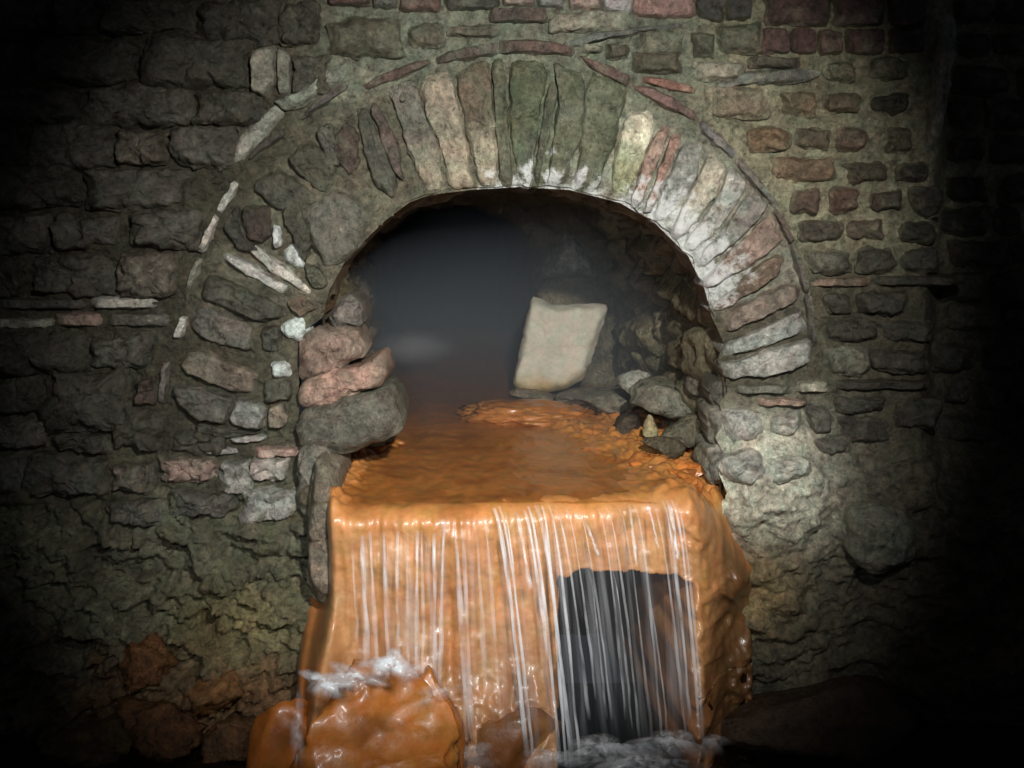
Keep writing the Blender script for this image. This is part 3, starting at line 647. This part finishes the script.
for k in range(22):
    t = k/21; u = 638+64*t+r0.uniform(-10, 6); v = 448+22*t+r0.uniform(-8, 12)
    q = PZ(u, v, ZF+.03); sz = r0.uniform(.014, .034)
    rock('crust_flake', (q[0], q[1], ZF+.014), (sz*1.6, sz*1.3, sz*r0.uniform(.5, .9)), r0.choice([(196, 122, 62), (180, 108, 52), (150, 90, 44)]), 100+k, ledge, r0.uniform(-.6, .6), 2, 12, .2, M_ORANGE, 0, None, False)
for k in range(14):
    t = k/13; u = 332+66*t+r0.uniform(-4, 4); v = 458-20*t+r0.uniform(-3, 3)
    q = PZ(u, v, ZF+.03); sz = r0.uniform(.01, .02)
    rock('crust_flake', (q[0], q[1], ZF+.016), (sz*1.5, sz, sz*.7), r0.choice([(190, 120, 60), (166, 108, 52)]), 160+k, ledge, r0.uniform(-.4, .4), 2, 8, .15, M_ORANGE, 0)

# ------------------------------------------------------------------ stones standing in the drain
q0 = PZ(548, 392, ZF+.03)
def slabtint(V, t):
    t = t.copy(); n = fbm(V*9, 3); f = sm(ZF+.14, ZF+.03, V[:, 2]+.03*n); t[:, :3] += (lin((190, 160, 96))-t[:, :3])*(f*.8)[:, None]; return t
sy = q0[1]
sl = block('leaning_slab', XZ([(513, 389), (523, 345), (532, 299), (541, 301), (552, 308), (580, 306), (606, 305), (602, 320), (593, 347), (583, 376), (566, 386), (546, 391)], sy), None, (208, 199, 174), prot=.05, back=.09, y0=sy, edge=.14, rough=.006, n=64, mat=M_SLAB, tintfn=slabtint, tilt=0, wob=.012)
sl.rotation_euler = (math.radians(-4), 0, math.radians(-6))
tag(sl, 'pale upright stone slab leaning inside the drain on the orange bed', 'slab')
def on_bed(u, v, h): q = PZ(u, v, ZF); return (q[0], q[1], ZF+h)
fr_ = on_bed(520, 424, .015)
tag(rock('bed_rock', (fr_[0], fr_[1]+.1, ZF+.012), (.30, .17, .05), (168, 108, 56), 31, None, 0, 5, 6, .26, M_ORANGE, 0), 'flat orange-coated rock lying in the channel in front of the pale slab', 'rock', 'rocks inside the drain')
SLOTS = [  # u, v of the middle, depth, half sizes, colour, label
    (676, 398, .55, (.17, .14, .085), (116, 114, 102), 'largest grey boulder against the drain side, below the arch foot'),
    (690, 432, .30, (.13, .12, .06), (98, 94, 78), 'dark grey rock lowest at the drain mouth beside the arch foot'),
    (650, 430, .40, (.028, .03, .052), (160, 150, 116), 'small pale upright stone between the grey boulder and orange crust'),
    (628, 424, .62, (.055, .07, .055), (70, 62, 52), 'dark rounded rock left of the small pale upright stone'),
    (634, 382, .85, (.075, .09, .055), (150, 152, 144), 'light grey rock on top of the heap nearest the slab'),
    (612, 402, .98, (.12, .12, .045), (108, 104, 92), 'low grey rock in the heap between slab and boulder'),
    (586, 396, 1.35, (.13, .12, .04), (112, 104, 92), 'flat grey rock at the foot of the pale slab'),
    (540, 397, 1.45, (.12, .08, .03), (124, 112, 94), 'thin stone the pale slab stands on'),
    (704, 382, .35, (.06, .1, .05), (102, 100, 90), 'small dark rock wedged above the largest grey boulder'),
    (664, 446, .22, (.07, .06, .04), (86, 78, 62), 'brown rock just behind the broken orange crust'),
    (706, 456, .12, (.06, .08, .05), (96, 92, 78), 'rounded dark rock touching the orange crust at the arch foot'),
]
for k, (u, v, y, sz, c, lab) in enumerate(SLOTS):
    loc = P(u, v, y)
    tag(rock('rock', loc, sz, c, 40+k, None, r0.uniform(-.3, .3), 4, 9, .16, M_STONE, .1), lab, 'rock', 'rocks inside the drain')

# ------------------------------------------------------------------ boulders at the foot
def rusty(V, t):
    t = t.copy(); n = fbm(V*6, 4); t[:, :3] += (lin((120, 68, 30))-t[:, :3])*np.clip(sm(.0, .5, n)*.7, 0, 1)[:, None]
    t[:, :3] += (lin((206, 140, 72))-t[:, :3])*np.clip(sm(.1, .6, -n)*.6, 0, 1)[:, None]; return t
b1 = P(372, 742, -.56); tag(rock('boulder', (b1[0], -.56, .125), (.26, .19, .235), (196, 118, 52), 75, None, .12, 5, 9, .13, M_ORANGE, 0, rusty), 'large orange-stained boulder that the falling water strikes', 'boulder')
b2 = P(440, 742, -.50); tag(rock('boulder', (b2[0], -.48, .14), (.075, .1, .19), (184, 108, 44), 72, None, .1, 4, 6, .12, M_ORANGE, 0, rusty), 'narrow orange rock tight against the large boulder', 'boulder')
b3 = P(282, 738, -.50); tag(rock('boulder', (b3[0], -.46, .10), (.10, .12, .15), (176, 100, 40), 73, None, -.2, 4, 6, .12, M_ORANGE, 0, rusty), 'low orange rock between the large boulder and the dark wall', 'boulder')
b4 = P(512, 742, -.38); tag(rock('boulder', (b4[0], -.36, .05), (.15, .1, .16), (120, 78, 44), 74, None, .1, 4, 6, .14, M_ORANGE, 0, rusty), 'brown rock in shade behind the falling water', 'boulder')
for k, (u, v, y, sz, c, lab) in enumerate([
    (140, 668, -.24, (.08, .1, .07), (116, 76, 44), 'rust-brown lump high on the wall foot beside the dark hollow'),
    (205, 700, -.28, (.09, .1, .06), (126, 88, 52), 'rust-brown rock with a paler top nearest the orange rocks'),
    (150, 735, -.34, (.12, .12, .08), (100, 66, 38), 'broad dark rust rock at the wall foot above the bottom edge'),
    (86, 752, -.34, (.12, .12, .08), (96, 78, 48), 'dark brown rock furthest from the falls at the bottom edge'),
    (226, 752, -.36, (.10, .1, .08), (96, 66, 40), 'dark brown rock under the pale-topped rust rock')]):
    tag(rock('rubble_rock', P(u, v, y)+np.array((0, .05, 0)), sz, c, 80+k, None, r0.uniform(-.3, .3), 4, 9, .34, M_STONE, .1), lab, 'rock', 'rust-stained rocks at the wall foot')
rr_ = P(850, 735, -.3)
tag(rock('rubble_rock', (rr_[0]-.1, -.2, .04), (.3, .2, .12), (62, 46, 34), 91, None, .15, 4, 8, .2, M_STONE, 0), 'low brown rock in the dark beyond the orange pillar', 'rock', 'rust-stained rocks at the wall foot')

# ------------------------------------------------------------------ water
def uv_flow(o, uv):
    me = o.data; l = me.uv_layers.new(name='flow'); idx = np.zeros(len(me.loops), int); me.loops.foreach_get('vertex_index', idx)
    l.data.foreach_set('uv', np.asarray(uv, float)[idx].ravel())
# thin film over the bed
nx_, ny_ = 60, 90; fx = np.linspace(-.62, .52, nx_); fy = np.concatenate([np.linspace(4.2, 1.2, 20), np.linspace(1.15, -.29, 70)])
FX, FY = np.meshgrid(fx, fy, indexing='ij'); p2 = np.stack([FX.ravel()*8, FY.ravel()*4, 0*FX.ravel()], 1)
fz = ZF+.014+.004*fbm(p2, 3)-.012*sm(-.2, -.29, FY.ravel())
tag(mesh_obj('channel_water', np.stack([FX.ravel(), FY.ravel(), fz], 1), grid_faces(nx_, ny_, flip=True), M_FILM), 'shallow clear water sliding over the orange bed of the drain', 'water', kind='stuff')
fall = empty('waterfall', (0, -.36, 0)); tag(fall, 'thin white threads of water falling from the orange ledge', 'waterfall')
def fall_path(u0, v0, u1, v1, n=26, y0=-.345, y1=-.47, seed=0):
    a = P(u0, v0, y0); b = P(u1, v1, y1); t = np.linspace(0, 1, n)
    drop = a[2]-b[2]; z = a[2]-drop*t
    tt_ = np.sqrt(np.clip(t, 0, 1)); y = y0+(y1-y0)*tt_; xx = a[0]+(b[0]-a[0])*(.55*tt_+.45*t)
    xx = xx+.004*fbm(np.stack([t*5, t*0+seed*3.3, t*0], 1), 2)*t
    return np.stack([xx, y, z], 1)
def strand(path, w0, w1, alpha, seed):
    n = len(path); S = 8; V = []; A = []; UV = []
    for i in range(n):
        t = i/(n-1); ww = (w0+(w1-w0)*t)*(1+.45*math.sin(seed*2.1+t*9)*.5)
        fade = min(1, .25+t*6)*min(1, (1-t)*7+.05)
        for k in range(S):
            an = 2*math.pi*k/S; V.append(path[i]+np.array((math.cos(an)*ww, math.sin(an)*ww*.45, 0))); A.append((1, 1, 1, alpha*fade*(.05+.95*abs(math.sin(an))))); UV.append((k/S*.6+seed*1.7, t+seed))
    F = [(i*S+k, i*S+(k+1) % S, (i+1)*S+(k+1) % S, (i+1)*S+k) for i in range(n-1) for k in range(S)]
    o = mesh_obj('water_thread', V, F, M_STRAND, fall, np.array(A), origin=path[0]); uv_flow(o, UV)
STR = [  # start, end, half widths (mm), strength
    (362, 532, 368, 664, 2.5, 4, .8), (370, 530, 377, 668, 2, 3, .5), (384, 532, 388, 664, 2, 3, .6), (398, 528, 398, 668, 1.8, 3, .6), (418, 528, 417, 690, 2, 3.2, .85), (422, 526, 424, 690, 1.5, 2.5, .6),
    (434, 530, 436, 690, 2, 3.2, .7), (445, 522, 440, 692, 1.8, 3, .7), (454, 524, 468, 742, 2.5, 5, .55), (462, 526, 472, 742, 2, 4, .5), (475, 520, 486, 700, 2, 3.5, .35), (484, 516, 500, 720, 1.5, 3, .35),
    (494, 508, 528, 764, 4, 3.5, 1), (499, 506, 534, 768, 2.5, 3, .8), (505, 512, 520, 640, 2, 2.5, .5), (516, 512, 530, 590, 3, 4, .6), (524, 510, 548, 660, 3.5, 3, .7), (528, 506, 560, 764, 3, 3.5, .9),
    (536, 505, 572, 768, 4, 3.5, 1), (542, 506, 566, 768, 2.5, 3, .8), (549, 506, 580, 768, 2.5, 3, .7), (556, 510, 590, 720, 2, 3, .5), (566, 508, 596, 700, 1.6, 2.6, .5), (577, 506, 612, 720, 1.6, 2.6, .5),
    (584, 520, 598, 556, 3, 2.5, .9), (598, 508, 626, 720, 1.6, 2.6, .45), (606, 506, 640, 740, 1.8, 2.8, .5), (618, 506, 652, 740, 1.5, 2.6, .45), (628, 504, 636, 566, 3, 3, .7), (634, 505, 662, 740, 2, 2.8, .5),
    (646, 502, 658, 548, 2.2, 2, .9), (652, 502, 686, 740, 2, 3, .5), (662, 500, 690, 720, 3, 3, .7), (667, 500, 678, 560, 4, 3, 1), (672, 500, 700, 740, 3, 3.2, .85), (676, 502, 704, 744, 2, 3, .6),
    (588, 570, 606, 720, 1.4, 2.2, .4), (612, 570, 632, 730, 1.4, 2.2, .4), (640, 560, 668, 738, 1.4, 2.4, .4), (352, 536, 358, 650, 1.5, 2.2, .3), (408, 530, 408, 680, 1.5, 2.5, .35),
]
for k, (a, b, c, d, w0, w1, al) in enumerate(STR):
    soft = a < 490; strand(fall_path(a, b, c, d, seed=k), w0/1000*(2.6 if soft else 1.6), w1/1000*(2.6 if soft else 1.9), al*(.7 if soft else .95 if a < 556 else .7), k)
def veil(ua0, ub0, v0, ua1, ub1, v1, alpha, seed, y0=-.335, y1=-.45):
    pa = fall_path(ua0, v0, ua1, v1, 24, y0, y1, seed); pb = fall_path(ub0, v0-3, ub1, v1, 24, y0, y1, seed+50); m = 26; V = []; A = []; UV = []
    for i in range(24):
        t = i/23
        for j in range(m):
            s_ = j/(m-1); q = pa[i]*(1-s_)+pb[i]*s_; q = q+np.array((0, .006*math.sin(j*1.9+seed), 0)); V.append(q)
            A.append((1, 1, 1, alpha*min(1, t*5)*min(1, (1-t)*4)*min(1, s_*6, (1-s_)*6))); UV.append((q[0]-(pa[i][0]-pa[0][0]), t+seed))
    o = mesh_obj('water_veil', V, grid_faces(24, m), M_VEIL, fall, np.array(A), origin=pa[0]); uv_flow(o, UV)
veil(352, 452, 528, 360, 450, 680, .9, 1); veil(448, 496, 520, 458, 520, 745, .7, 2); veil(488, 566, 506, 515, 600, 768, 1, 3); veil(555, 640, 508, 590, 668, 745, 1, 4); veil(630, 690, 503, 655, 708, 745, 1, 5)
# soft spray on the boulder and where the fall meets the pool
import bmesh
def splash(loc, sx, sz, alpha, rot, seed, nrm=(0, -.75, .66)):
    nr, na = 14, 40; V = []; A = []; UV = []; n_ = Vector(nrm).normalized(); ex = Vector((math.cos(rot), 0, math.sin(rot))); ex = (ex-n_*ex.dot(n_)).normalized(); ey = n_.cross(ex)
    for i in range(nr):
        f = i/(nr-1)
        for k in range(na):
            a = 2*math.pi*k/na; wob = 1+.2*math.sin(3*a+seed*1.7)+.12*math.sin(5*a+seed*2.9)
            q = Vector(loc)+ex*(sx*f*math.cos(a)*wob)+ey*(sz*f*math.sin(a)*wob)+n_*(.55*min(sx, sz)*(1-f*f))
            V.append(q[:]); A.append((1, 1, 1, alpha*(1-f)**1.1)); UV.append((f*math.cos(a)*sx*40+seed, f*math.sin(a)*sz*40))
    V = np.array(V); V += .12*min(sx, sz)*np.stack([fbm(V*60+seed*k_, 3) for k_ in (1, 2, 3)], 1)
    F = [(i*na+k, i*na+(k+1) % na, (i+1)*na+(k+1) % na, (i+1)*na+k) for i in range(nr-1) for k in range(na)]
    o = mesh_obj('splash', V, F, M_FOAM, fall, np.array(A), origin=loc); uv_flow(o, UV); tag(o, 'soft white splash')
for k, (u, v, y, sx, sz, al, ro) in enumerate([(328, 684, -.72, .075, .035, 1.5, -.3), (352, 676, -.72, .085, .03, 1.0, -.25), (392, 664, -.72, .055, .036, 2.0, -.3), (378, 668, -.72, .06, .03, .8, -.3), (412, 672, -.66, .05, .03, .6, .3), (436, 694, -.6, .06, .03, .5, .4),
                                (298, 730, -.7, .02, .11, .5, .1)]):
    splash(P(u, v, y), sx, sz, al, ro, k)
for k, (u, v, y, sx, sz, al) in enumerate([(600, 752, -.46, .13, .06, .6), (670, 746, -.44, .12, .06, .6), (710, 744, -.42, .06, .04, .4), (550, 762, -.48, .1, .05, .5), (640, 766, -.5, .2, .05, .5), (470, 758, -.48, .1, .06, .35)]):
    splash(P(u, v, y), sx, sz, al, 0, 20+k, (0, -.35, .93))
# pool
gx = np.linspace(-2, 2.2, 90); gy = np.linspace(-3.2, .2, 80); GX, GY = np.meshgrid(gx, gy, indexing='ij'); gp = np.stack([GX.ravel()*6, GY.ravel()*6, 0*GX.ravel()], 1)
tag(mesh_obj('pool_water', np.stack([GX.ravel(), GY.ravel(), .006*fbm(gp, 3)], 1), grid_faces(90, 80), M_POOL), 'dark churned water in the channel below the falls', 'water', kind='stuff')
FB = np.array([(-2, -3.2, -.3), (2.2, -3.2, -.3), (2.2, .3, -.3), (-2, .3, -.3)])
tag(mesh_obj('floor', FB, [(0, 1, 2, 3)], M_MORTAR, None, np.tile(np.append(lin((84, 70, 50)), 0), (4, 1))), 'dark stony bed under the lower pool', 'floor', kind='structure')

# ------------------------------------------------------------------ steam in the drain
def box_obj(name, lo, hi, mat):
    x0, y0, z0 = lo; x1, y1, z1 = hi
    V = [(x0, y0, z0), (x1, y0, z0), (x1, y1, z0), (x0, y1, z0), (x0, y0, z1), (x1, y0, z1), (x1, y1, z1), (x0, y1, z1)]
    F = [(0, 3, 2, 1), (4, 5, 6, 7), (0, 1, 5, 4), (1, 2, 6, 5), (2, 3, 7, 6), (3, 0, 4, 7)]
    return mesh_obj(name, V, F, mat, smooth=False)
tag(box_obj('steam', (-1.2, .5, .72), (.7, 5.9, 1.75), steam_material('warm_steam', .15, .0, False)), 'thin blue-grey steam filling the dark drain', 'steam', kind='stuff')
import bmesh
bm = bmesh.new(); bmesh.ops.create_icosphere(bm, subdivisions=3, radius=1); me = bpy.data.meshes.new('steam_wisp'); bm.to_mesh(me); bm.free()
me.materials.append(steam_material('steam_wisp', 7, 0, True, 2.5)); ow = bpy.data.objects.new('steam_wisp', me); COL.objects.link(ow)
ow.location = P(412, 348, 1.9); ow.scale = (.26, .25, .10)
tag(ow, 'pale wisp of steam low over the water at the back', 'steam', kind='stuff')
